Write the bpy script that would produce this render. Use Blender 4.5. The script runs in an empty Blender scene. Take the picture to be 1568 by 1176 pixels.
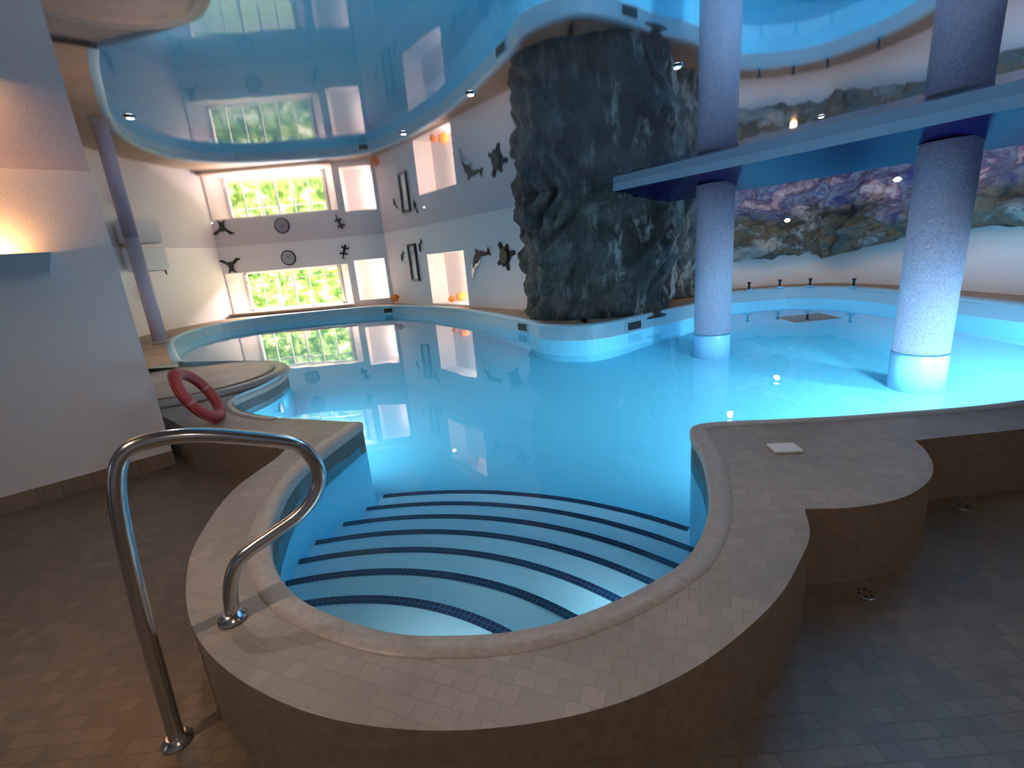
import bpy, bmesh, math, random
from mathutils import Matrix, Vector, noise
random.seed(4)
S=bpy.context.scene
COL=S.collection
try:
    S.view_settings.view_transform='Standard'; S.view_settings.look='None'
except Exception as e: print(e)
ZC=2.42; ZW=0.22; ZB=-1.12; ZN=0.38; ZF=0.45

# ---------------------------------------------------------------- materials
def mat(name):
    m=bpy.data.materials.new(name); m.use_nodes=True
    nt=m.node_tree; b=nt.nodes['Principled BSDF']; return m,nt,b
def N(nt,t,**k):
    n=nt.nodes.new(t)
    for a,v in k.items(): setattr(n,a,v)
    return n
def ramp(nt,stops):
    r=N(nt,'ShaderNodeValToRGB'); e=r.color_ramp.elements
    e[0].position=stops[0][0]; e[0].color=(*stops[0][1],1)
    e[1].position=stops[-1][0]; e[1].color=(*stops[-1][1],1)
    for p,c in stops[1:-1]:
        x=e.new(p); x.color=(*c,1)
    return r
def simple(name,col,rough=.5,metal=0,spec=.5,bump=0,bscale=30,var=0):
    m,nt,b=mat(name)
    b.inputs['Base Color'].default_value=(*col,1); b.inputs['Roughness'].default_value=rough
    b.inputs['Metallic'].default_value=metal; b.inputs['Specular IOR Level'].default_value=spec
    tc=N(nt,'ShaderNodeTexCoord'); no=N(nt,'ShaderNodeTexNoise'); no.inputs['Scale'].default_value=bscale
    nt.links.new(tc.outputs['Object'],no.inputs['Vector'])
    if bump:
        bp=N(nt,'ShaderNodeBump'); bp.inputs['Strength'].default_value=bump; bp.inputs['Distance'].default_value=.01
        nt.links.new(no.outputs['Fac'],bp.inputs['Height']); nt.links.new(bp.outputs[0],b.inputs['Normal'])
    if var:
        r=ramp(nt,[(.3,tuple(c*(1-var) for c in col)),(.7,tuple(min(1,c*(1+var)) for c in col))])
        nt.links.new(no.outputs['Fac'],r.inputs[0]); nt.links.new(r.outputs[0],b.inputs['Base Color'])
    return m
def emis(name,col,st):
    m,nt,b=mat(name); b.inputs['Base Color'].default_value=(*col,1)
    b.inputs['Emission Color'].default_value=(*col,1); b.inputs['Emission Strength'].default_value=st; return m
def tiles(name,c1,c2,grout,w,h,rough=.4,mortar=.004,big=1.2,bump=.3,off=.5,rot=0):
    m,nt,b=mat(name)
    tc=N(nt,'ShaderNodeTexCoord'); mp=N(nt,'ShaderNodeMapping'); mp.inputs['Rotation'].default_value=(0,0,rot)
    br=N(nt,'ShaderNodeTexBrick'); br.inputs['Scale'].default_value=1; br.inputs['Brick Width'].default_value=w
    br.inputs['Row Height'].default_value=h; br.inputs['Mortar Size'].default_value=mortar; br.inputs['Mortar Smooth'].default_value=.6
    br.inputs['Color1'].default_value=(*c1,1); br.inputs['Color2'].default_value=(*c2,1); br.inputs['Mortar'].default_value=(*grout,1)
    br.offset=off
    nt.links.new(tc.outputs['Object'],mp.inputs[0]); nt.links.new(mp.outputs[0],br.inputs['Vector'])
    no=N(nt,'ShaderNodeTexNoise'); no.inputs['Scale'].default_value=big; no.inputs['Detail'].default_value=6
    nt.links.new(tc.outputs['Object'],no.inputs['Vector'])
    r=ramp(nt,[(.3,(.7,.7,.7)),(.7,(1.15,1.12,1.1))]); nt.links.new(no.outputs['Fac'],r.inputs[0])
    mx=N(nt,'ShaderNodeMix',data_type='RGBA',blend_type='MULTIPLY'); mx.inputs[0].default_value=1
    nt.links.new(br.outputs['Color'],mx.inputs[6]); nt.links.new(r.outputs[0],mx.inputs[7])
    nt.links.new(mx.outputs[2],b.inputs['Base Color'])
    b.inputs['Roughness'].default_value=rough
    bp=N(nt,'ShaderNodeBump'); bp.inputs['Strength'].default_value=bump; bp.inputs['Distance'].default_value=.003; bp.invert=True
    nt.links.new(br.outputs['Fac'],bp.inputs['Height']); nt.links.new(bp.outputs[0],b.inputs['Normal'])
    return m
M_wall=simple('white_plaster',(.88,.83,.83),.6,bump=.15,bscale=60)
M_wallL=simple('left_plaster',(.86,.83,.84),.6,bump=.15,bscale=60)
M_base=tiles('skirting_tile',(.30,.22,.16),(.26,.19,.14),(.2,.15,.11),.2,.2,.5)
M_floor=tiles('floor_mosaic',(.200,.152,.106),(.140,.110,.079),(.125,.098,.072),.062,.058,.36,.003,1.1,.2)
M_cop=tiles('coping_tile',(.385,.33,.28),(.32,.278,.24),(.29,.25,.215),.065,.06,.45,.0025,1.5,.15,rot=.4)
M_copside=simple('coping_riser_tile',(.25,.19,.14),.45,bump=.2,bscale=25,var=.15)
M_nose=simple('coping_bullnose',(.42,.375,.34),.4,bump=.2,bscale=40,var=.12)
M_pool=simple('pool_shell_tile',(.13,.58,.82),.35,bump=.05,bscale=80)
M_shell=simple('pool_upper_wall',(.36,.58,.70),.35,bump=.05,bscale=80)
M_step=simple('step_tile',(.40,.74,.88),.35,bump=.05,bscale=80)
M_navy=simple('navy_soffit_paint',(.003,.003,.04),.2)
M_lblue=simple('lightblue_soffit_paint',(.22,.29,.38),.3)
M_dark=simple('dark_metal',(.03,.03,.035),.35,metal=.6)
M_black=simple('black_plastic',(.02,.02,.02),.4)
M_white=simple('white_plastic',(.8,.8,.8),.35)
M_steel=simple('brushed_steel',(.62,.63,.66),.2,metal=1,bump=.04,bscale=200)
M_red=simple('lifebuoy_red',(.42,.05,.05),.45)
M_orange=simple('orange_plush',(.9,.28,.06),.8,bump=.3,bscale=80)
M_col=simple('column_mosaic',(.56,.50,.64),.5,bump=.5,bscale=45,var=.18)
M_colb=simple('column_base_tile',(.14,.45,.70),.35)
M_sconce=simple('sconce_plaster',(.45,.55,.62),.5)
M_hi=simple('upper_ceiling_paint',(.02,.05,.16),.5)

def stripe_mat():
    m,nt,b=mat('navy_mosaic_stripe')
    uv=N(nt,'ShaderNodeUVMap'); br=N(nt,'ShaderNodeTexBrick'); br.offset=0
    br.inputs['Scale'].default_value=1; br.inputs['Brick Width'].default_value=.025; br.inputs['Row Height'].default_value=.025
    br.inputs['Mortar Size'].default_value=.002
    br.inputs['Color1'].default_value=(.002,.006,.04,1); br.inputs['Color2'].default_value=(.004,.010,.07,1); br.inputs['Mortar'].default_value=(.04,.12,.2,1)
    nt.links.new(uv.outputs[0],br.inputs['Vector']); nt.links.new(br.outputs[0],b.inputs['Base Color']); b.inputs['Roughness'].default_value=.3
    return m
M_stripe=stripe_mat()
M_water,nt,b=mat('pool_water')
b.inputs['Base Color'].default_value=(.84,.96,1,1); b.inputs['Roughness'].default_value=0.0
b.inputs['IOR'].default_value=1.333; b.inputs['Transmission Weight'].default_value=1
tc=N(nt,'ShaderNodeTexCoord'); no=N(nt,'ShaderNodeTexNoise'); no.inputs['Scale'].default_value=1.6; no.inputs['Detail'].default_value=2
nt.links.new(tc.outputs['Object'],no.inputs['Vector'])
bp=N(nt,'ShaderNodeBump'); bp.inputs['Strength'].default_value=.10; bp.inputs['Distance'].default_value=.02
nt.links.new(no.outputs['Fac'],bp.inputs['Height']); nt.links.new(bp.outputs[0],b.inputs['Normal'])
M_ceil,nt,b=mat('gloss_stretch_ceiling')
nt.nodes.remove(b); out=nt.nodes['Material Output']
df=N(nt,'ShaderNodeBsdfDiffuse'); df.inputs[0].default_value=(.19,.115,.115,1)
gl=N(nt,'ShaderNodeBsdfGlossy'); gl.inputs[0].default_value=(.90,.87,.93,1); gl.inputs['Roughness'].default_value=.035
fr=N(nt,'ShaderNodeFresnel'); fr.inputs['IOR'].default_value=2.1
mr=N(nt,'ShaderNodeMapRange'); mr.inputs['From Min'].default_value=.12; mr.inputs['From Max'].default_value=.75; mr.inputs['To Min'].default_value=.08; mr.inputs['To Max'].default_value=.80
ms=N(nt,'ShaderNodeMixShader'); nt.links.new(fr.outputs[0],mr.inputs[0]); nt.links.new(mr.outputs[0],ms.inputs[0])
nt.links.new(df.outputs[0],ms.inputs[1]); nt.links.new(gl.outputs[0],ms.inputs[2]); nt.links.new(ms.outputs[0],out.inputs[0])
M_rock,nt,b=mat('slate_rock')
tc=N(nt,'ShaderNodeTexCoord')
n1=N(nt,'ShaderNodeTexNoise'); n1.inputs['Scale'].default_value=1.6; n1.inputs['Detail'].default_value=11; n1.inputs['Roughness'].default_value=.68
nt.links.new(tc.outputs['Object'],n1.inputs['Vector'])
r=ramp(nt,[(.36,(.010,.012,.014)),(.48,(.028,.034,.038)),(.57,(.065,.077,.080)),(.66,(.15,.17,.165))]); nt.links.new(n1.outputs['Fac'],r.inputs[0])
mp=N(nt,'ShaderNodeMapping'); mp.inputs['Rotation'].default_value=(0,.62,.2); mp.inputs['Scale'].default_value=(3.6,2.6,.9)
n2=N(nt,'ShaderNodeTexNoise'); n2.inputs['Scale'].default_value=1.1; n2.inputs['Detail'].default_value=10; n2.inputs['Roughness'].default_value=.68; n2.inputs['Distortion'].default_value=.3
nt.links.new(tc.outputs['Object'],mp.inputs[0]); nt.links.new(mp.outputs[0],n2.inputs['Vector'])
rv=ramp(nt,[(.52,(0,0,0)),(.58,(.5,.5,.5)),(.63,(1,1,1)),(.70,(.3,.3,.3))]); nt.links.new(n2.outputs['Fac'],rv.inputs[0])
sx=N(nt,'ShaderNodeSeparateXYZ'); nt.links.new(tc.outputs['Object'],sx.inputs[0])
mrx=N(nt,'ShaderNodeMapRange'); mrx.inputs['From Min'].default_value=.9; mrx.inputs['From Max'].default_value=2.0; mrx.inputs['To Min'].default_value=.15; mrx.inputs['To Max'].default_value=1
nt.links.new(sx.outputs[0],mrx.inputs[0])
mu=N(nt,'ShaderNodeMath',operation='MULTIPLY'); nt.links.new(rv.outputs[0],mu.inputs[0]); nt.links.new(mrx.outputs[0],mu.inputs[1])
mx=N(nt,'ShaderNodeMix',data_type='RGBA'); nt.links.new(mu.outputs[0],mx.inputs[0]); nt.links.new(r.outputs[0],mx.inputs[6]); mx.inputs[7].default_value=(.46,.48,.45,1)
nt.links.new(mx.outputs[2],b.inputs['Base Color']); b.inputs['Roughness'].default_value=.5
ad=N(nt,'ShaderNodeMath',operation='ADD'); nt.links.new(n1.outputs['Fac'],ad.inputs[0]); nt.links.new(n2.outputs['Fac'],ad.inputs[1])
bp=N(nt,'ShaderNodeBump'); bp.inputs['Strength'].default_value=1; bp.inputs['Distance'].default_value=.14
nt.links.new(ad.outputs[0],bp.inputs['Height']); nt.links.new(bp.outputs[0],b.inputs['Normal'])
M_cliff,nt,b=mat('painted_grotto_rock')
tc=N(nt,'ShaderNodeTexCoord'); mp=N(nt,'ShaderNodeMapping'); mp.inputs['Scale'].default_value=(1,1,1.7); nt.links.new(tc.outputs['Object'],mp.inputs[0])
no=N(nt,'ShaderNodeTexNoise'); no.inputs['Scale'].default_value=1.3; no.inputs['Detail'].default_value=11; no.inputs['Roughness'].default_value=.68; no.inputs['Distortion'].default_value=.3
nt.links.new(mp.outputs[0],no.inputs['Vector'])
r1=ramp(nt,[(.33,(.012,.02,.028)),(.42,(.04,.08,.095)),(.48,(.12,.11,.07)),(.53,(.05,.065,.065)),(.58,(.18,.23,.25)),(.64,(.32,.35,.34)),(.70,(.06,.06,.05))])
r2=ramp(nt,[(.32,(.02,.03,.20)),(.42,(.09,.13,.34)),(.48,(.24,.30,.42)),(.53,(.08,.08,.22)),(.58,(.44,.32,.40)),(.64,(.62,.58,.64)),(.70,(.08,.12,.28))])
nt.links.new(no.outputs['Fac'],r1.inputs[0]); nt.links.new(no.outputs['Fac'],r2.inputs[0])
sx=N(nt,'ShaderNodeSeparateXYZ'); nt.links.new(tc.outputs['Object'],sx.inputs[0])
n2=N(nt,'ShaderNodeTexNoise'); n2.inputs['Scale'].default_value=1.2; nt.links.new(tc.outputs['Object'],n2.inputs['Vector'])
ad=N(nt,'ShaderNodeMath',operation='ADD'); nt.links.new(sx.outputs[2],ad.inputs[0]); nt.links.new(n2.outputs['Fac'],ad.inputs[1])
mr=N(nt,'ShaderNodeMapRange'); mr.inputs['From Min'].default_value=2.15; mr.inputs['From Max'].default_value=2.5; nt.links.new(ad.outputs[0],mr.inputs[0])
mx=N(nt,'ShaderNodeMix',data_type='RGBA'); nt.links.new(mr.outputs[0],mx.inputs[0]); nt.links.new(r1.outputs[0],mx.inputs[6]); nt.links.new(r2.outputs[0],mx.inputs[7])
nt.links.new(mx.outputs[2],b.inputs['Base Color']); b.inputs['Roughness'].default_value=.5
bp=N(nt,'ShaderNodeBump'); bp.inputs['Strength'].default_value=1; bp.inputs['Distance'].default_value=.12
nt.links.new(no.outputs['Fac'],bp.inputs['Height']); nt.links.new(bp.outputs[0],b.inputs['Normal'])
M_hedge,nt,b=mat('garden_foliage')
tc=N(nt,'ShaderNodeTexCoord'); no=N(nt,'ShaderNodeTexNoise'); no.inputs['Scale'].default_value=3.0; no.inputs['Detail'].default_value=8; no.inputs['Roughness'].default_value=.7
nt.links.new(tc.outputs['Object'],no.inputs['Vector'])
r=ramp(nt,[(.36,(.03,.09,.02)),(.46,(.13,.27,.05)),(.54,(.40,.54,.14)),(.61,(.95,.97,.85))])
nt.links.new(no.outputs['Fac'],r.inputs[0]); nt.links.new(r.outputs[0],b.inputs['Base Color']); b.inputs['Roughness'].default_value=.8
M_grass=simple('lawn',(.35,.48,.18),.9,bump=.3,var=.3)

# ---------------------------------------------------------------- helpers
def obj(name,verts,faces,mats,fm=None,smooth=False,parent=None):
    me=bpy.data.meshes.new(name); me.from_pydata([tuple(v) for v in verts],[],faces)
    for m in (mats if isinstance(mats,(list,tuple)) else [mats]): me.materials.append(m)
    if fm:
        for p,i in zip(me.polygons,fm): p.material_index=i
    if smooth:
        for p in me.polygons: p.use_smooth=True
    me.update(); o=bpy.data.objects.new(name,me); COL.objects.link(o)
    if parent: o.parent=parent
    return o
def empty(name,loc=(0,0,0)):
    e=bpy.data.objects.new(name,None); e.empty_display_size=.1; e.location=loc; COL.objects.link(e); return e
def cat(pts,n=8,closed=False):
    P=[Vector(p) for p in pts]; out=[]
    L=len(P); rng=range(L) if closed else range(L-1)
    for i in rng:
        p1=P[i]; p2=P[(i+1)%L]
        p0=P[(i-1)%L] if (closed or i>0) else p1; p3=P[(i+2)%L] if (closed or i<L-2) else p2
        for k in range(n):
            t=k/n
            out.append(.5*((2*p1)+(p2-p0)*t+(2*p0-5*p1+4*p2-p3)*t*t+(3*p1-p0-3*p2+p3)*t**3))
    if not closed: out.append(P[-1])
    return out
def prism(name,poly,z0,z1,mats,parent=None,side=None):
    bm=bmesh.new(); vs=[bm.verts.new((p[0],p[1],z1)) for p in poly]; f=bm.faces.new(vs)
    bm.normal_update()
    if f.normal.z<0: f.normal_flip()
    r=bmesh.ops.extrude_face_region(bm,geom=[f])
    for v in r['geom']:
        if isinstance(v,bmesh.types.BMVert): v.co.z=z0
    bmesh.ops.recalc_face_normals(bm,faces=bm.faces)
    top=[x for x in bm.faces if len(x.verts)>4]
    bmesh.ops.triangulate(bm,faces=top,ngon_method='EAR_CLIP')
    bm.normal_update()
    if side:
        for x in bm.faces:
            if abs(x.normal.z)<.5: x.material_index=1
    me=bpy.data.meshes.new(name); bm.to_mesh(me); bm.free()
    for m in (mats if isinstance(mats,(list,tuple)) else [mats]): me.materials.append(m)
    if side: me.materials.append(side)
    o=bpy.data.objects.new(name,me); COL.objects.link(o)
    if parent: o.parent=parent
    return o
def box(name,c,s,m,rotz=0,parent=None,bev=0):
    bm=bmesh.new(); bmesh.ops.create_cube(bm,size=1)
    bmesh.ops.scale(bm,vec=s,verts=bm.verts)
    if bev: bmesh.ops.bevel(bm,geom=bm.edges[:],offset=bev,segments=2,affect='EDGES')
    bmesh.ops.rotate(bm,cent=(0,0,0),matrix=Matrix.Rotation(rotz,3,'Z'),verts=bm.verts)
    bmesh.ops.translate(bm,vec=c,verts=bm.verts)
    me=bpy.data.meshes.new(name); bm.to_mesh(me); bm.free(); me.materials.append(m)
    o=bpy.data.objects.new(name,me); COL.objects.link(o)
    if parent: o.parent=parent
    return o
def ribbon(name,lines,mats,smooth=True,parent=None):
    n=len(lines[0]); V=[p for l in lines for p in l]; F=[]
    for a in range(len(lines)-1):
        for i in range(n-1):
            j=i+1
            F.append((a*n+i,a*n+j,(a+1)*n+j,(a+1)*n+i))
    return obj(name,V,F,mats,smooth=smooth,parent=parent)
def lathe(name,prof,c,m,seg=48,parent=None,smooth=True):
    V=[];F=[]
    for r,z in prof:
        for k in range(seg):
            a=2*math.pi*k/seg; V.append((c[0]+r*math.cos(a),c[1]+r*math.sin(a),c[2]+z))
    for i in range(len(prof)-1):
        for k in range(seg):
            F.append((i*seg+k,i*seg+(k+1)%seg,(i+1)*seg+(k+1)%seg,(i+1)*seg+k))
    F.append(tuple(range(seg))[::-1]); F.append(tuple((len(prof)-1)*seg+k for k in range(seg)))
    o=obj(name,V,F,m,parent=parent)
    for p in o.data.polygons: p.use_smooth= smooth and len(p.vertices)==4
    return o
def offset(line,d):
    out=[]
    for i,p in enumerate(line):
        a=line[max(i-1,0)]; b=line[min(i+1,len(line)-1)]
        t=(Vector((b[0],b[1]))-Vector((a[0],a[1]))).normalized(); nrm=Vector((t.y,-t.x))
        out.append(Vector((p[0]+nrm.x*d,p[1]+nrm.y*d)))
    return out
def light(kind,name,loc,energy,col,**k):
    l=bpy.data.lights.new(name,kind); l.energy=energy; l.color=col
    for a,v in k.items():
        if a not in('dir',): setattr(l,a,v)
    o=bpy.data.objects.new(name,l); o.location=loc; COL.objects.link(o)
    if 'dir' in k: o.rotation_euler=Vector(k['dir']).to_track_quat('-Z','Y').to_euler()
    return o

# ---------------------------------------------------------------- outlines
nearA=[(-1.20,3.54),(-1.35,2.76),(-1.27,2.19),(-1.12,1.83),(-.94,1.59),(-.75,1.44),(-.48,1.31),(-.25,1.27),(-.04,1.27),(.18,1.32),(.44,1.44),(.65,1.60),(.86,1.93),(1.03,2.41),(1.09,2.74),(1.16,2.88),(1.34,2.91),(1.76,2.86),(2.3,2.82),(3.3,2.84),(5,3.2),(6.0,4.4)]
farA=[(6.3,5.6),(6.35,6.9),(6.4,8.35),(6.1,9.2),(5.55,9.6),(4.5,9.55),(3.7,9.0),(3.3,8.3),(2.4,7.7),(1.72,7.2),(1.17,7.0),(.56,7.4),(.25,8.3),(-1.15,11.1),(-3.2,13.5),(-5.8,13.6),(-7.1,13.0),(-7.5,11.8),(-6.95,10.0),(-5.4,7.7),(-4.7,6.8)]
leftA=[(-4.7,6.8),(-3.9,6.6),(-3.1,6.3),(-2.75,5.7),(-2.70,5.1),(-2.78,4.6),(-2.45,4.14),(-2.0,3.86)]
near=cat(nearA,6); far=cat(farA,6); left=cat(leftA,5)
full=[(p.x,p.y) for p in (near+far[:-1]+left)]
def ztop(i):
    if i<len(near)-8: return ZN
    if i<len(near): return ZN+(ZF-ZN)*(i-(len(near)-8))/8
    j=len(near)+len(far)-1
    if i<j: return ZF
    return ZN+(ZF-ZN)*(1-(i-j)/max(1,len(left)-1))
nF=len(full); V=[]; 
for i,(x,y) in enumerate(full): V.append((x,y,ztop(i)))
for (x,y) in full: V.append((x,y,ZW-.03))
for (x,y) in full: V.append((x,y,ZB))
F=[];fm=[]
for i in range(nF):
    j=(i+1)%nF
    F.append((i,j,nF+j,nF+i)); fm.append(0)
    F.append((nF+i,nF+j,2*nF+j,2*nF+i)); fm.append(1)
basin=obj('swimming_pool_basin',V,F,[M_shell,M_pool],fm)
def flat(name,z,m):
    bm=bmesh.new(); f=bm.faces.new([bm.verts.new((x,y,z)) for x,y in full]); bm.normal_update()
    if f.normal.z<0: f.normal_flip()
    bmesh.ops.triangulate(bm,faces=[f],ngon_method='EAR_CLIP'); me=bpy.data.meshes.new(name); bm.to_mesh(me); bm.free(); me.materials.append(m)
    o=bpy.data.objects.new(name,me); COL.objects.link(o); return o
flat('basin_floor',ZB,M_pool).parent=basin
flat('pool_water',ZW,M_water)
g=empty('pool_floor_grille')
box('grille_frame',(5.45,8.5,ZB+.02),(.8,.6,.03),M_black,parent=g)
for k in range(7): box('grille_slat',(5.12+k*.11,8.5,ZB+.045),(.03,.55,.02),M_dark,parent=g)

# ---------------------------------------------------------------- steps
C=Vector((-.86,.60)); alc=[Vector(p[:2]) for p in near[:6*15+1]]
alcx=[Vector(p) for p in alc]+[Vector((1.25,3.2)),Vector((.9,3.8)),Vector((-.2,4.2)),Vector((-1.2,4.2))]
def clip(subject,conv):
    outp=subject
    for i in range(len(conv)):
        a=conv[i]; b=conv[(i+1)%len(conv)]; inp=outp; outp=[]
        def ins(p): return (b.x-a.x)*(p.y-a.y)-(b.y-a.y)*(p.x-a.x)>=0
        for k in range(len(inp)):
            p=inp[k]; q=inp[(k+1)%len(inp)]; ip,iq=ins(p),ins(q)
            if ip: outp.append(p)
            if ip!=iq:
                d=q-p; n=Vector((b.y-a.y,-(b.x-a.x))); t=(a-p).dot(n)/d.dot(n); outp.append(p+d*t)
        if not outp: return []
    return outp
def inside(p,poly):
    c=False;j=len(poly)-1
    for i in range(len(poly)):
        a,b=poly[i],poly[j]
        if (a.y>p.y)!=(b.y>p.y) and p.x<(b.x-a.x)*(p.y-a.y)/(b.y-a.y)+a.x: c=not c
        j=i
    return c
steps=empty('pool_entry_steps')
SV=[];SF=[];UV=[]
for i in range(7):
    r=1.22+.320*i; zt=ZW-(.15+.19*i)
    disc=[C+Vector((math.cos(2*math.pi*k/120),math.sin(2*math.pi*k/120)))*r for k in range(120)]
    poly=clip(list(alcx),disc)
    if len(poly)>2: prism('step_tread_%d'%(i+1),poly,ZB-.01,zt,M_step,parent=steps)
    prev=None
    for k in range(361):
        a=math.radians(0+180*k/360); d=Vector((math.cos(a),math.sin(a)))
        if inside(C+d*(r-.02),alcx):
            n0=len(SV)
            for rr,zz in((r-.048,zt+.003),(r+.003,zt+.003),(r+.003,zt-.022)):
                q=C+d*rr; SV.append((q.x,q.y,zz)); 
            UV+= [(r*a,0),(r*a,.05),(r*a,.075)]
            if prev is not None and prev[0]==k-1:
                p0=prev[1]; SF.append((p0,p0+1,n0+1,n0)); SF.append((p0+1,p0+2,n0+2,n0+1))
            prev=(k,n0)
so=obj('step_nosing_stripes',SV,SF,M_stripe,parent=steps)
uvl=so.data.uv_layers.new(name='UVMap')
for lp in so.data.loops: uvl.data[lp.index].uv=UV[lp.vertex_index]

# ---------------------------------------------------------------- coping near
outer=cat([(6.9,3.3),(5.3,2.72),(4.2,2.52),(2.88,2.42),(2.42,2.40),(2.18,2.39)],5)+cat([(2.18,2.38),(2.13,2.26),(2.02,2.09),(1.87,1.95),(1.66,1.84),(1.42,1.80),(1.22,1.82)],5)+cat([(1.21,1.80),(1.13,1.64),(.99,1.48),(.80,1.30),(.53,1.12),(.31,1.02),(.12,.97),(-.09,.95),(-.31,.96),(-.55,1.01),(-.77,1.10),(-1.0,1.24),(-1.21,1.43),(-1.4,1.70),(-1.54,2.0),(-1.65,2.5),(-1.60,2.95),(-1.62,3.2)],5)
poly=[(p.x,p.y) for p in near]+[(p.x,p.y) for p in outer]+[(-1.9,3.38),(-2.26,3.54),(-2.76,3.8),(-3.0,4.02),(-4.3,5.15),(-5.0,5.9),(-5.3,6.9)]+[(p.x,p.y) for p in left[:]]
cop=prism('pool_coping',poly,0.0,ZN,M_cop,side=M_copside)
bv=cop.modifiers.new('b','BEVEL'); bv.width=.02; bv.segments=3; bv.limit_method='ANGLE'; bv.angle_limit=math.radians(50)
def nosing(line,z,name,w=.085,sgn=1):
    lines=[]
    for d,dz in((-.008,-.06),(-.010,-.02),(-.004,-.002),(.012,.005),(.04,.006),(w,.006),(w+.004,-.002)):
        o2=offset(line,d*sgn); lines.append([(p.x,p.y,z+dz) for p in o2])
    return ribbon(name,lines,M_nose,parent=cop)
nosing([Vector(p[:2]) for p in near],ZN,'bullnose_near')
nosing([Vector(p[:2]) for p in left],ZN,'bullnose_left',.08)

fl=[Vector(p[:2]) for p in far]
farrim=ribbon('pool_deck_far',[[(p.x,p.y,ZF) for p in fl],[(p.x,p.y,ZF) for p in offset(fl,1.1)]],tiles('deck_tile',(.46,.31,.19),(.40,.27,.17),(.33,.24,.16),.15,.1,.5),smooth=False)
ribbon('rim_bullnose',[[(p.x,p.y,ZF+dz) for p in offset(fl,d)] for d,dz in((-.015,-.05),(-.02,-.02),(.0,.006),(.03,.010),(.09,.008),(.1,-.003))],M_shell,parent=farrim)

cc=(-3.72,5.5,0)
fb=empty('round_foot_bath')
lathe('rim',[(.78,.392),(.80,.40),(.86,.435),(.93,.445),(.99,.435),(1.02,.41),(1.03,.385)],cc,M_nose,64,parent=fb)
lathe('tiled_bottom',[(.0,.447),(.80,.448),(.86,.44)],cc,tiles('footbath_tile',(.75,.52,.38),(.68,.47,.34),(.6,.43,.31),.08,.08,.4),64,parent=fb)

prism('floor',[(-10,-3),(10,-3),(10,4.2),(6.8,3.9),(4.5,2.7),(2.9,2.6),(1.3,2.2),(0.9,1.65),(0,1.15),(-.7,1.3),(-1.3,1.9),(-1.45,2.9),(-2.0,3.7),(-3.0,4.3),(-10,5.5)],-.1,0,M_floor)

# ---------------------------------------------------------------- walls
def wallseg(name,p0,p1,z0,z1,m=M_wall,hole=None,depth=.35,splay=0,back=None,reveal=None,parent=None):
    p0=Vector(p0);p1=Vector(p1);t=(p1-p0).normalized();L=(p1-p0).length;n=Vector((t.y,-t.x))
    P=lambda s,d,z:(p0.x+t.x*s+n.x*d,p0.y+t.y*s+n.y*d,z)
    V=[];F=[];fm=[]
    def q(a,b,c,d,k=0):
        i=len(V);V.extend([a,b,c,d]);F.append((i,i+1,i+2,i+3));fm.append(k)
    if not hole: q(P(0,0,z0),P(L,0,z0),P(L,0,z1),P(0,0,z1)); q(P(0,.12,z0),P(L,.12,z0),P(L,.12,z1),P(0,.12,z1))
    else:
        s0,s1,h0,h1=hole
        for dd in (0,depth):
            a,b=(s0,s1) if dd==0 else (s0+splay,s1-splay)
            q(P(0,dd,z0),P(L,dd,z0),P(L,dd,h0),P(0,dd,h0)); q(P(0,dd,h1),P(L,dd,h1),P(L,dd,z1),P(0,dd,z1))
            q(P(0,dd,h0),P(a,dd,h0),P(a,dd,h1),P(0,dd,h1)); q(P(b,dd,h0),P(L,dd,h0),P(L,dd,h1),P(b,dd,h1))
        a,b=s0+splay,s1-splay
        q(P(s0,0,h0),P(s1,0,h0),P(b,depth,h0),P(a,depth,h0),1); q(P(s0,0,h1),P(s1,0,h1),P(b,depth,h1),P(a,depth,h1),1)
        q(P(s0,0,h0),P(s0,0,h1),P(a,depth,h1),P(a,depth,h0),1); q(P(s1,0,h0),P(s1,0,h1),P(b,depth,h1),P(b,depth,h0),1)
        if back: q(P(a,depth-.001,h0),P(b,depth-.001,h0),P(b,depth-.001,h1),P(a,depth-.001,h1),1)
    return obj(name,V,F,[m,reveal or m],fm,parent=parent),P
M_rev=simple('reveal_paint',(.95,.86,.82),.6)
wN,PN=wallseg('wall_back_niche',(-3.25,14.2),(-4.4,14.2),0,ZC,hole=(.10,.98,.62,1.75),depth=.35,back=True,reveal=M_rev)
wA,PA=wallseg('wall_back',(-4.4,14.2),(-8.0,14.2),0,ZC,hole=(.02,3.55,.55,1.68),depth=.45,splay=.40,reveal=M_rev)
wl=cat([(-8.0,14.2),(-8.2,13.2),(-8.35,12.0),(-8.3,10.8),(-7.9,9.4),(-7.0,7.8),(-5.9,6.4),(-4.4,5.2)],6)
ribbon('wall_back_left',[[(p.x,p.y,0) for p in wl],[(p.x,p.y,ZC) for p in wl]],M_wall)
wB1,PB=wallseg('wall_back_right',(.75,9.15),(-3.25,14.2),0,ZC,hole=(2.55,4.2,.5,1.72),depth=.5,splay=.0,back=True,reveal=M_rev)
wallseg('wall_behind_rock',(3.3,11.0),(.75,9.15),0,3.1)
wr=cat([(3.2,10.9),(3.9,10.0),(4.7,10.15),(5.8,10.15),(6.6,9.7),(6.95,8.6),(6.95,7.2),(6.95,5.6),(7.3,3.6),(7.4,1),(7.4,-3)],6)
ribbon('wall_right',[[(p.x,p.y,0) for p in wr],[(p.x,p.y,3.1) for p in wr]],simple('grotto_white',(.84,.85,.88),.5,bump=.1))
nl0=Vector((-3.05,3.97)); nd=Vector((-.84,-.74)).normalized()
prism('wall_left',[(nl0.x,nl0.y),(nl0.x+nd.x*8,nl0.y+nd.y*8),(nl0.x+nd.x*8-1,nl0.y+nd.y*8+1),(-4.6,5.2)],0,ZC,M_wallL)
nn=Vector((.66,-.75))
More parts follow.
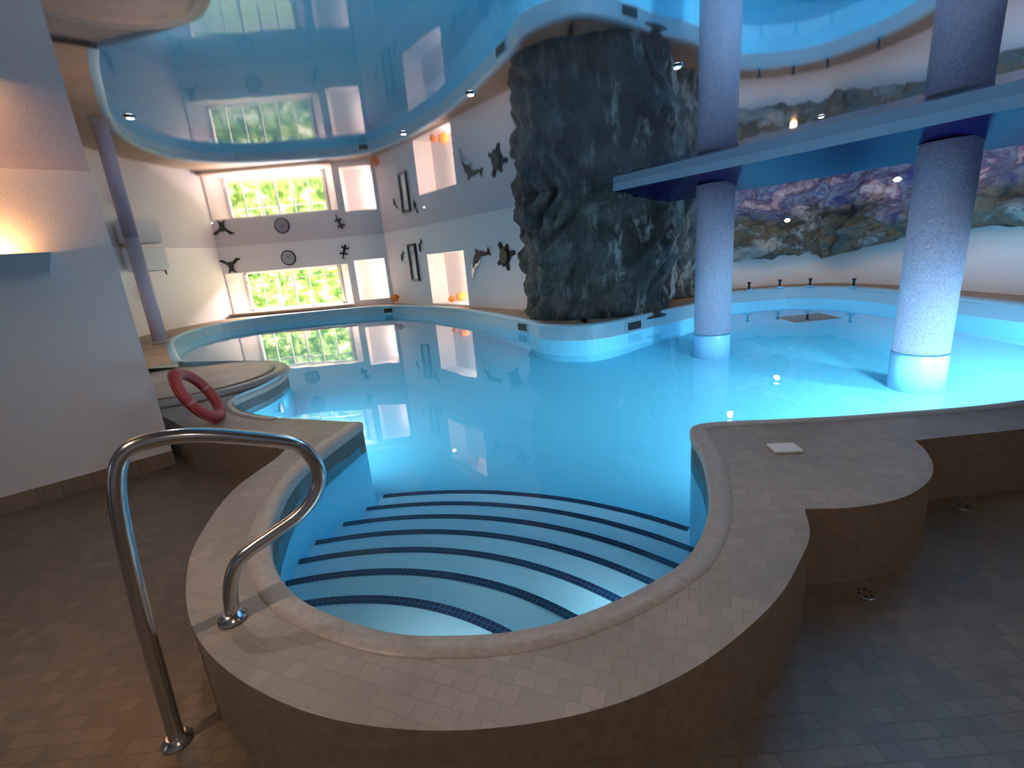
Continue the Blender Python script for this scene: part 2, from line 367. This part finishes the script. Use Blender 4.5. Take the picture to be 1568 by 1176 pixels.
b0=nl0+nn*.012; b1=b0+nd*8
prism('baseboard_left',[(b0.x,b0.y),(b1.x,b1.y),(b1.x-nn.x*.02,b1.y-nn.y*.02),(b0.x-nn.x*.02,b0.y-nn.y*.02)],0,.13,M_base)
wallseg('wall_front',(-10,-2.5),(8,-2.5),0,3.1,M_wallL)
# ---------------------------------------------------------------- ceilings and dropped soffit on the column line
c2=Vector((2.92,6.7)); c3=Vector((4.25,4.75)); bd=(c3-c2).normalized(); bn=Vector((-bd.y,bd.x))
if bn.x<0: bn=-bn
e0=c2-bd*1.35; e1=c3+bd*9.5
nz_=-.50; fz_=.27
a0=e0+bn*nz_; a1=e1+bn*nz_
obj('ceiling',[(-10,-3,ZC),(a1.x,-3.5,ZC),(a1.x,a1.y,ZC),(a0.x,a0.y,ZC),(a0.x+.1,8.6,ZC),(a0.x+.1,11.5,ZC),(1.9,15,ZC),(-10,15,ZC)],[(0,1,2,3,4,5,6,7)],M_ceil)
V=[];F=[];fm=[]
for p in (e0,e1):
    for off_,z in((nz_,ZC+.01),(nz_,2.32),(fz_,2.11),(fz_,3.12)):
        pp=p+bn*off_; V.append((pp.x,pp.y,z))
for k,mi in((0,1),(1,0),(2,0)):
    F.append((k,k+1,4+k+1,4+k)); fm.append(mi)
F.append((0,1,2,3)); fm.append(0)
obj('ceiling_soffit',V,F,[M_navy,M_lblue],fm)
f0=e0+bn*0; f1=e1
obj('ceiling_upper',[(f1.x,f1.y,3.1),(10,-3,3.1),(10,12,3.1),(1.2,12,3.1),(f0.x,f0.y,3.1)],[(0,1,2,3,4)],M_hi)

# ---------------------------------------------------------------- columns
def column(c,r,m=M_col):
    e=empty('column')
    lathe('shaft',[(r,ZW+.0),(r,2.22)],(c[0],c[1],0),m,48,parent=e)
    lathe('base_tiling',[(r+.004,ZB),(r+.004,ZW+.01),(r,ZW+.015)],(c[0],c[1],0),M_colb,48,parent=e)
    return e
column((2.92,6.7),.24); column((4.25,4.75),.235)
e=empty('column'); lathe('shaft',[(.12,ZF),(.12,ZC)],(-6.75,9.3,0),simple('mauve_paint',(.64,.52,.60),.4),32,parent=e)
lathe('foot_ring',[(.15,ZF),(.15,ZF+.04),(.12,ZF+.06)],(-6.75,9.3,0),M_nose,32,parent=e)

# ---------------------------------------------------------------- rock
def rock():
    nu,nv=200,100; V=[];F=[]
    for j in range(nv+1):
        v=j/nv; z=.36+(3.1-.36)*v; w=min(1,(z-.36)/2.0)
        for i in range(nu):
            a=2*math.pi*i/nu
            rx=1.30+.55*w*max(0,math.cos(a)) ; ry=1.35+.12*w
            ca,sa=math.cos(a),math.sin(a)
            x=rx*abs(ca)**.72*(1 if ca>0 else -1); y=ry*abs(sa)**.72*(1 if sa>0 else -1)
            cx=1.62+.05*w; cy=8.85
            p=Vector((cx+x,cy+y,z)); q=Vector((p.x*1.1,p.y*1.1,p.z*.8))
            d=noise.fractal(q*1.2,1,2,5)*.16+abs(noise.noise(q*2.0))*.16-.05
            g_=p.x*1.7-p.z*1.3
            cl=noise.voronoi(Vector((g_,p.y*1.0,p.z*.6)))[0]
            d+=.34*min(.6,cl[1]-cl[0])-.11
            cl2=noise.voronoi(Vector((g_*2.3,p.y*2.0,p.z*1.6)))[0]
            d+=.12*min(.6,cl2[1]-cl2[0])-.04
            fade=min(1,(z-.36)/.25); d=d*fade+(-.02)*(1-fade)
            p+=Vector((ca,sa,0))*d
            V.append(p)
    for j in range(nv):
        for i in range(nu):
            F.append((j*nu+i,j*nu+(i+1)%nu,(j+1)*nu+(i+1)%nu,(j+1)*nu+i))
    return obj('artificial_rock_pillar',V,F,M_rock,smooth=True)
rock()
def rock2():
    nu,nv=90,50; V=[];F=[]
    for j in range(nv+1):
        v=j/nv; z=.46+(3.1-.46)*v
        for i in range(nu):
            a=2*math.pi*i/nu; r=.62+.45*v
            p=Vector((3.35+r*math.cos(a),9.75+.8*r*math.sin(a),z))
            d=noise.fractal(p*1.7,1,2,5)*.2; p+=Vector((math.cos(a),math.sin(a),0))*d; V.append(p)
    for j in range(nv):
        for i in range(nu): F.append((j*nu+i,j*nu+(i+1)%nu,(j+1)*nu+(i+1)%nu,(j+1)*nu+i))
    return obj('artificial_rock_buttress',V,F,M_rock,smooth=True)
rock2()
def cliff():
    # runs along the right-hand wall, relief pushed INTO the room
    base=cat([(3.7,9.95),(4.7,10.0),(5.7,9.98),(6.4,9.55),(6.75,8.5),(6.78,7.2),(6.78,5.6),(7.1,3.6),(7.2,1.5)],30)
    n=len(base); nv=90; V=[];F=[]
    ins=offset(base,1); 
    for j in range(nv+1):
        v=j/nv
        for i,p in enumerate(base):
            s=i/(n-1)
            zb=1.05+.30*min(1,max(0,(s-.42)/.16))+.10*noise.noise(Vector((s*14,3,0)))+.07*noise.noise(Vector((s*45,1,0)))
            nr=(ins[i]-Vector(p[:2])).normalized()
            z=zb+(3.1-zb)*v
            q=Vector((p[0],p[1],z))
            cl=noise.voronoi(Vector((q.x*1.9,q.y*1.9,q.z*2.8)))[0]
            cl2=noise.voronoi(Vector((q.x*4.2,q.y*4.2,q.z*6)))[0]
            d=.10+.16*noise.fractal(q*1.4,1,2,6)+.20*abs(noise.noise(q*1.9))+.22*math.sin(math.pi*min(1,v*2.0+.12))+.26*min(.7,cl[1]-cl[0])+.09*min(.7,cl2[1]-cl2[0])
            d=max(d,.03)
            V.append((p[0]+nr.x*d,p[1]+nr.y*d,z))
    for i,p in enumerate(base):
        nr=(ins[i]-Vector(p[:2])).normalized(); z=V[i][2]; V.append((p[0]-nr.x*.12,p[1]-nr.y*.12,z+.03))
    for j in range(nv):
        for i in range(n-1): F.append((j*n+i,j*n+i+1,(j+1)*n+i+1,(j+1)*n+i))
    k=(nv+1)*n
    for i in range(n-1): F.append((k+i,k+i+1,i+1,i))
    return obj('painted_grotto_cliff',V,F,M_cliff,smooth=True)
cliff()

# ---------------------------------------------------------------- window
we=empty('window_1')
yw=14.2+.36; x0=-7.58;x1=-4.80;z0=.55;z1=1.68
for (cx,cz,sx,sz) in ((x0,(z0+z1)/2,.07,z1-z0),(x1,(z0+z1)/2,.07,z1-z0),((x0+x1)/2,z0+.03,x1-x0,.06),((x0+x1)/2,z1-.03,x1-x0,.06),((x0+x1)/2,z1-.27,x1-x0,.025)):
    box('frame_bar',(cx,yw,cz),(sx,.06,sz),M_white,parent=we)
for k in range(1,6):
    box('mullion',(x0+(x1-x0)*k/6,yw,(z0+z1)/2),(.025 if k!=3 else .05,.05,z1-z0),M_white,parent=we)
box('window_sill',((x0+x1)/2,14.12,.53),(3.6,.30,.04),simple('sill_tile',(.5,.33,.22),.4),parent=we)
V=[];F=[];nx,nz=80,30
for j in range(nz+1):
    for i in range(nx+1):
        x=-16+18*i/nx; z=-.5+4.0*j/nz; d=.5*noise.fractal(Vector((x*1.2,z*1.2,2)),1,2,4); V.append((x,17.8+d,z))
for j in range(nz):
    for i in range(nx): a=j*(nx+1)+i; F.append((a,a+1,a+nx+2,a+nx+1))
obj('garden_hedge',V,F,M_hedge,smooth=True)
obj('garden_lawn',[(-16,14.8,0.2),(4,14.8,.2),(4,19,.2),(-16,19,.2)],[(0,1,2,3)],M_grass)
# ---------------------------------------------------------------- wall decorations
def deco(name,outline,s,pos,ang,m=M_dark,th=.025,tilt=0):
    bm=bmesh.new(); vs=[bm.verts.new((x*s,0,z*s)) for x,z in outline]; f=bm.faces.new(vs)
    r=bmesh.ops.extrude_face_region(bm,geom=[f])
    for v in r['geom']:
        if isinstance(v,bmesh.types.BMVert): v.co.y=-th
    bmesh.ops.recalc_face_normals(bm,faces=bm.faces)
    bmesh.ops.triangulate(bm,faces=[x for x in bm.faces if len(x.verts)>4],ngon_method='EAR_CLIP')
    me=bpy.data.meshes.new(name); bm.to_mesh(me); bm.free(); me.materials.append(m)
    o=bpy.data.objects.new(name,me); COL.objects.link(o)
    o.matrix_world=Matrix.Translation(pos)@Matrix.Rotation(ang,4,'Z')@Matrix.Rotation(tilt,4,'Y')
    return o
dol=[(-.5,-.12),(-.42,-.02),(-.28,.10),(-.12,.17),(-.06,.17),(-.02,.30),(.08,.16),(.22,.08),(.36,-.06),(.50,-.10),(.58,-.02),(.54,-.14),(.56,-.28),(.46,-.18),(.30,-.14),(.12,-.04),(-.02,-.03),(-.10,-.18),(-.14,-.05),(-.30,-.08),(-.40,-.13)]
bird=[(-.5,.2),(-.3,.22),(-.1,.08),(.0,.12),(.08,.08),(.3,.26),(.5,.22),(.3,.12),(.12,-.02),(.10,-.2),(.2,-.36),(.0,-.26),(-.16,-.36),(-.08,-.16),(-.12,-.02),(-.3,.1)]
turtle=[(0,.5),(.07,.44),(.09,.34),(.2,.30),(.42,.42),(.5,.30),(.3,.14),(.27,0),(.24,-.14),(.36,-.34),(.26,-.4),(.12,-.28),(0,-.36),(-.12,-.28),(-.26,-.4),(-.36,-.34),(-.24,-.14),(-.27,0),(-.3,.14),(-.5,.3),(-.42,.42),(-.2,.3),(-.09,.34),(-.07,.44)]
gecko=[(0,.5),(.08,.42),(.05,.3),(.2,.32),(.24,.42),(.28,.26),(.08,.18),(.07,-.05),(.22,-.02),(.28,-.16),(.14,-.14),(.05,-.2),(.06,-.4),(.16,-.5),(0,-.45),(-.02,-.2),(-.16,-.22),(-.2,-.1),(-.26,-.24),(-.08,-.08),(-.06,.16),(-.22,.2),(-.24,.36),(-.16,.28),(-.05,.3),(-.08,.42)]
def onB(s,z,d=-.01): return Vector(PB(s,d,z))
aB=math.atan2(-(14.2-9.15),4.0)
tu=empty('turtle_wall_ornament')
t1=deco('flippers_and_head',turtle,.56,onB(1.05,1.50),aB,tilt=.4)
t2=deco('shell',[(.22*math.cos(a*.5236),.05+.26*math.sin(a*.5236)) for a in range(12)],.56,onB(1.05,1.50,-.03),aB,simple('turtle_shell',(.10,.09,.07),.3,metal=.5,var=.5,bscale=20),th=.04)
t1.parent=tu; t2.parent=tu
deco('dolphin_wall_ornament',dol,.68,onB(1.95,1.55),aB,M_dark,tilt=-.5)
deco('dolphin_wall_ornament',dol,.5,onB(2.15,1.30),aB,M_steel,tilt=-.9)
deco('fish_wall_ornament',dol,.3,onB(4.45,1.95),aB,tilt=-1.2)
deco('fish_wall_ornament',dol,.26,onB(5.5,1.75),aB,tilt=-1.1)
deco('bird_wall_ornament',bird,.66,Vector((-7.72,14.18,1.93)),0)
deco('seahorse_wall_ornament',gecko,.42,Vector((-4.45,14.18,2.02)),0,tilt=.4)
deco('gecko_wall_ornament',gecko,.35,Vector((-8.27,12.2,1.95)),1.5)
deco('gecko_wall_ornament',gecko,.45,Vector((-8.27,11.3,1.35)),1.55,M_orange)
ck=empty('wall_clock')
def wdisc(name,r,y,m,th=.03):
    o=lathe(name,[(r,0),(r,th)],(0,0,0),m,40,parent=ck); o.matrix_local=Matrix.Translation((-6.05,y,1.98))@Matrix.Rotation(math.radians(90),4,'X'); return o
wdisc('clock_rim',.21,14.19,M_dark,.03); wdisc('clock_face',.18,14.155,simple('clock_face_grey',(.40,.40,.43),.4),.006)
box('hour_hand',(-6.05,14.145,2.02),(.015,.006,.09),M_black,parent=ck); box('minute_hand',(-6.0,14.145,1.98),(.11,.006,.01),M_black,parent=ck)
fe=empty('framed_picture')
for s,z,ss,sz in((4.72,1.55,.05,.9),(5.08,1.55,.05,.9),(4.90,2.0,.41,.05),(4.90,1.10,.41,.05)):
    c=onB(s,z,-.03); box('frame_bar',c,(ss,.05,sz),M_black,rotz=aB,parent=fe)
c=onB(4.90,1.55,-.01); box('print',c,(.34,.01,.88),simple('picture_print',(.60,.62,.64),.25,var=.3,bscale=6),rotz=aB,parent=fe)
ac=empty('wall_air_heater'); box('casing',(-8.0,11.3,2.12),(.45,.75,.5),M_white,rotz=-.1,parent=ac,bev=.03); box('vent_grille',(-7.97,11.3,1.875),(.3,.6,.02),M_dark,rotz=-.1,parent=ac)
def skim(x,y,ang):
    e=empty('pool_skimmer'); box('mouth',(x,y,ZF-.13),(.30,.03,.12),M_black,rotz=ang,parent=e); box('surround',(x,y,ZF-.13),(.36,.02,.17),M_shell,rotz=ang,parent=e)
skim(-3.25,13.49,0.1); skim(.27,8.2,-1.1); skim(1.98,7.36,.6)
def star(loc,s,rot):
    V=[(0,0,.09*s)];F=[]
    for k in range(10):
        a=math.pi*k/5+rot; r=(.5 if k%2==0 else .2)*s; V.append((r*math.cos(a),r*math.sin(a),.0 if k%2==0 else .02)); 
    for k in range(10): F.append((0,1+k,1+(k+1)%10))
    F.append(tuple(range(10,0,-1)))
    o=obj('starfish_ornament',V,F,M_orange,smooth=True); o.matrix_world=Matrix.Translation(loc)@Matrix.Rotation(math.radians(55),4,'X'); 
    sb=o.modifiers.new('s','SUBSURF'); sb.levels=1; sb.render_levels=1; return o
star((-3.1,13.75,.62),.62,.3); star((-1.05,11.7,.66),.62,.1); star((-1.3,11.95,.6),.45,.6)

# ---------------------------------------------------------------- sconce
se=empty('wall_sconce')
def SP(s,d,z): q=nl0+nd*s+nn*d; return (q.x,q.y,z)
V=[SP(.40,0,1.71),SP(1.0,0,1.71),SP(1.0,.10,1.71),SP(.40,.10,1.71),SP(.36,0,1.84),SP(1.04,0,1.84),SP(1.04,.16,1.84),SP(.36,.16,1.84),SP(.38,.02,1.84),SP(1.02,.02,1.84),SP(1.02,.14,1.84),SP(.38,.14,1.84),SP(.38,.02,1.78),SP(1.02,.02,1.78),SP(1.02,.14,1.78),SP(.38,.14,1.78)]
F=[(0,1,2,3),(0,3,7,4),(3,2,6,7),(2,1,5,6),(4,7,11,8),(7,6,10,11),(6,5,9,10),(5,4,8,9),(8,11,15,12),(11,10,14,15),(10,9,13,14),(9,8,12,13),(12,15,14,13)]
obj('uplight_trough',V,F,M_sconce,parent=se)
l=light('AREA','sconce_lamp',SP(.80,.09,1.80),10,(1,.46,.15),shape='RECTANGLE',size=.45,size_y=.06,dir=(-.05,.06,1)); l.parent=se

# ---------------------------------------------------------------- lifebuoy
le=empty('lifebuoy')
R0,r0=.225,.050; NU,NV=64,18; V=[];F=[];fm=[]
for i in range(NU):
    a=2*math.pi*i/NU
    for j in range(NV):
        b_=2*math.pi*j/NV; V.append(((R0+r0*math.cos(b_))*math.cos(a),(R0+r0*math.cos(b_))*math.sin(a),r0*.85*math.sin(b_)))
for i in range(NU):
    for j in range(NV):
        F.append((i*NV+j,((i+1)%NU)*NV+j,((i+1)%NU)*NV+(j+1)%NV,i*NV+(j+1)%NV)); fm.append(1 if (i%16) in (0,) else 0)
ob=obj('ring',V,F,[M_red,simple('lifebuoy_band',(.45,.2,.18),.5)],fm,smooth=True,parent=le)
cu=bpy.data.curves.new('grab_rope','CURVE'); cu.dimensions='3D'; cu.bevel_depth=.006; sp=cu.splines.new('POLY'); sp.points.add(63); sp.use_cyclic_u=True
for i in range(64):
    a=2*math.pi*i/64; rr=R0+r0+.002+.018*abs(math.sin(2*a)); sp.points[i].co=(rr*math.cos(a),rr*math.sin(a),0,1)
cu.materials.append(M_red); ro=bpy.data.objects.new('grab_rope',cu); COL.objects.link(ro); ro.parent=le
le.matrix_world=Matrix.Translation((-2.66,3.92,.62))@Vector((.93,.26,.52)).to_track_quat('Z','Y').to_matrix().to_4x4()

# ---------------------------------------------------------------- handrail
tz=[(0,0.0),(.02,.5),(.045,.85),(.07,1.0),(.105,1.065),(.16,1.087),(.25,1.083),(.333,1.062),(.43,1.026),(.53,.985),(.585,.95),(.618,.89),(.628,.84),(.618,.785),(.585,.735),(.527,.69),(.45,.658),(.371,.628),(.32,.60),(.288,.555),(.265,.48),(.252,.38)]
pts=cat([(-1.28+.86*t,1.31+.5*t,z) for t,z in tz],6)
he=empty('pool_handrail')
cu=bpy.data.curves.new('rail_tube','CURVE'); cu.dimensions='3D'; cu.bevel_depth=.0245; cu.bevel_resolution=8
sp=cu.splines.new('POLY'); sp.points.add(len(pts)-1)
for i,p in enumerate(pts): sp.points[i].co=(*p,1)
sp.use_smooth=True
cu.materials.append(M_steel); ro=bpy.data.objects.new('rail_tube',cu); COL.objects.link(ro); ro.parent=he
for t,z in((0,0.0),(.252,.385)):
    lathe('foot_flange',[(.048,0),(.048,.008),(.036,.016),(.030,.03)],(-1.28+.86*t,1.31+.5*t,z),M_steel,32,parent=he)

def plate(name,c,s,rot,m,z): return box(name,(c[0],c[1],z+.007),(s[0],s[1],.012),m,rotz=rot,bev=.003)
plate('skimmer_lid',(1.48,2.42),(.15,.12),-.1,M_white,ZN)
def drain(c,r):
    e=empty('floor_drain'); lathe('rim',[(r,0.001),(r,.006),(r*.9,.007)],(c[0],c[1],0),M_steel,32,parent=e)
    for k in range(6):
        a=k*math.pi/3; lathe('hole',[(r*.14,.0072),(r*.14,.008)],(c[0]+r*.55*math.cos(a),c[1]+r*.55*math.sin(a),0),M_black,12,parent=e)
drain((1.45,1.72),.045); drain((2.42,2.30),.045)
for (x,y,d) in((4.9,9.58,0),(5.5,9.55,.2),(5.95,9.3,.7),(6.3,8.6,1.2)):
    e=empty('water_spout'); box('plate',(x,y,ZF+.02),(.12,.05,.03),M_steel,rotz=-d,parent=e); 
    lathe('nozzle',[(.02,0),(.02,.10),(.035,.12),(.03,.14)],(x,y,ZF+.03),M_dark,12,parent=e)

# ---------------------------------------------------------------- ceiling lights
spots=[(-1.9,2.85,0,24),(-.09,2.95,0,16),(1.0,2.8,0,13),(2.7,4.25,1,8),(-.6,3.65,0,10),(-4.5,8,0,90),(-1.2,8.4,0,70),(-1.9,.7,1,66),(.3,-.5,1,36),(2.4,.6,1,26)]  # last five are added fill, for back walls, left wall and foreground
Mw=emis('lamp_white',(1,.95,.88),14); My=emis('lamp_warm',(1,.6,.25),14)
for x,y,wm,en in spots:
    e=empty('ceiling_spot_or_fill'); lathe('trim_ring',[(.030,-.001),(.030,-.006),(.022,-.008)],(x,y,ZC),M_steel,24,parent=e)
    lathe('lamp_lens',[(.018,-.009),(.016,-.011)],(x,y,ZC),My if wm else Mw,20,parent=e)
    l=light('SPOT','spot_lamp',(x,y,ZC-.03),en,(1,.76,.56) if wm else (1,.84,.76),spot_size=math.radians(155),spot_blend=.9,shadow_soft_size=.03); l.parent=e
# ---------------------------------------------------------------- underwater pool lamps (wall mounted), plus added alcove and niche lights
def pl(x,y,dirv,en,col=(.82,.95,1),sz=.35,z=-.35,hr=.17):
    e=empty('underwater_lamp_or_fill')
    d=Vector(dirv).normalized()
    o=lathe('lamp_housing',[(hr,0),(hr,.02),(hr*.9,.03)],(0,0,0),M_white,24,parent=e); o.matrix_local=Matrix.Translation((x,y,z))@d.to_track_quat('Z','Y').to_matrix().to_4x4()
    l=light('AREA','lamp',(x+d.x*.05,y+d.y*.05,z),en,col,shape='DISK',size=sz,dir=dirv); l.parent=e
pl(2.2,2.86,(0.1,1,0),34); pl(3.7,2.92,(.1,1,-.05),150); pl(5.2,3.36,(-.1,1,0),150)
pl(-1.9,3.95,(.3,1,0),28); pl(-2.70,5.3,(1,.5,0),14); pl(-5.0,7.3,(.7,.3,0),14)
pl(.74,1.76,(-.85,.35,0),3.2,sz=.14,z=-.05,hr=.08)  # added light, hidden from view, to brighten the alcove's left wall
e=empty('underwater_strip_fill'); box('fill_strip_housing',(-.14,1.285,.12),(.8,.02,.06),M_white,rotz=0,parent=e)  # added strip under the near coping, out of view, to brighten the steps
l=light('AREA','lamp',(-.14,1.31,.13),2.2,(.9,.95,1),shape='RECTANGLE',size=.75,size_y=.05,dir=(.15,1,-.1)); l.parent=e
q=onB(2.62,1.1,.25); d=onB(4.2,1.1,.3)-q; light('AREA','niche_fill',q,18,(1,.83,.70),shape='RECTANGLE',size=.3,size_y=.9,dir=d)  # added light on the hidden jamb, standing in for daylight in the niche
light('AREA','niche_fill',(-3.40,14.36,1.2),11,(1,.83,.72),shape='RECTANGLE',size=.25,size_y=.9,dir=(-1,0,0))  # likewise added in the back niche in place of daylight
light('AREA','window_daylight',(-6.2,15.9,2.9),1700,(1,.86,.82),shape='RECTANGLE',size=4,size_y=1.2,dir=(.05,-1,-.95))
def bulb(x,y,z,en,col):
    e=empty('grotto_lamp'); lathe('bulb',[(.02,-.03),(.05,0),(.02,.03)],(x,y,z),emis('lamp_g',col,12),16,parent=e)
    l=light('POINT','lamp',(x,y,z-.12),en,col,shadow_soft_size=.05); l.parent=e
bulb(5.1,8.75,1.72,9,(1,.55,.2)); bulb(5.55,6.95,2.10,8,(1,.75,.55)); bulb(4.1,8.5,2.3,7,(.6,.8,1))
light('AREA','grotto_wash',(4.4,6.5,2.9),46,(.88,.88,1),shape='RECTANGLE',size=.4,size_y=3,dir=(1,.9,-.5))

w_=bpy.data.worlds.new('World'); S.world=w_; w_.use_nodes=True; nt=w_.node_tree; bg=nt.nodes['Background']
sky=nt.nodes.new('ShaderNodeTexSky'); sky.sky_type='NISHITA'; sky.sun_elevation=math.radians(50); sky.sun_rotation=math.radians(200); sky.sun_intensity=.3
nt.links.new(sky.outputs[0],bg.inputs[0]); bg.inputs[1].default_value=.22

cam=bpy.data.cameras.new('camera'); co=bpy.data.objects.new('camera',cam); COL.objects.link(co)
cam.sensor_width=36; cam.lens=727/1568*36; cam.sensor_fit='HORIZONTAL'; cam.clip_start=.05
co.matrix_world=Matrix.Translation((0,0,1.55))@Matrix.Rotation(math.radians(90-15.24),4,'X')@Matrix.Rotation(math.radians(-4.95),4,'Z')
S.camera=co
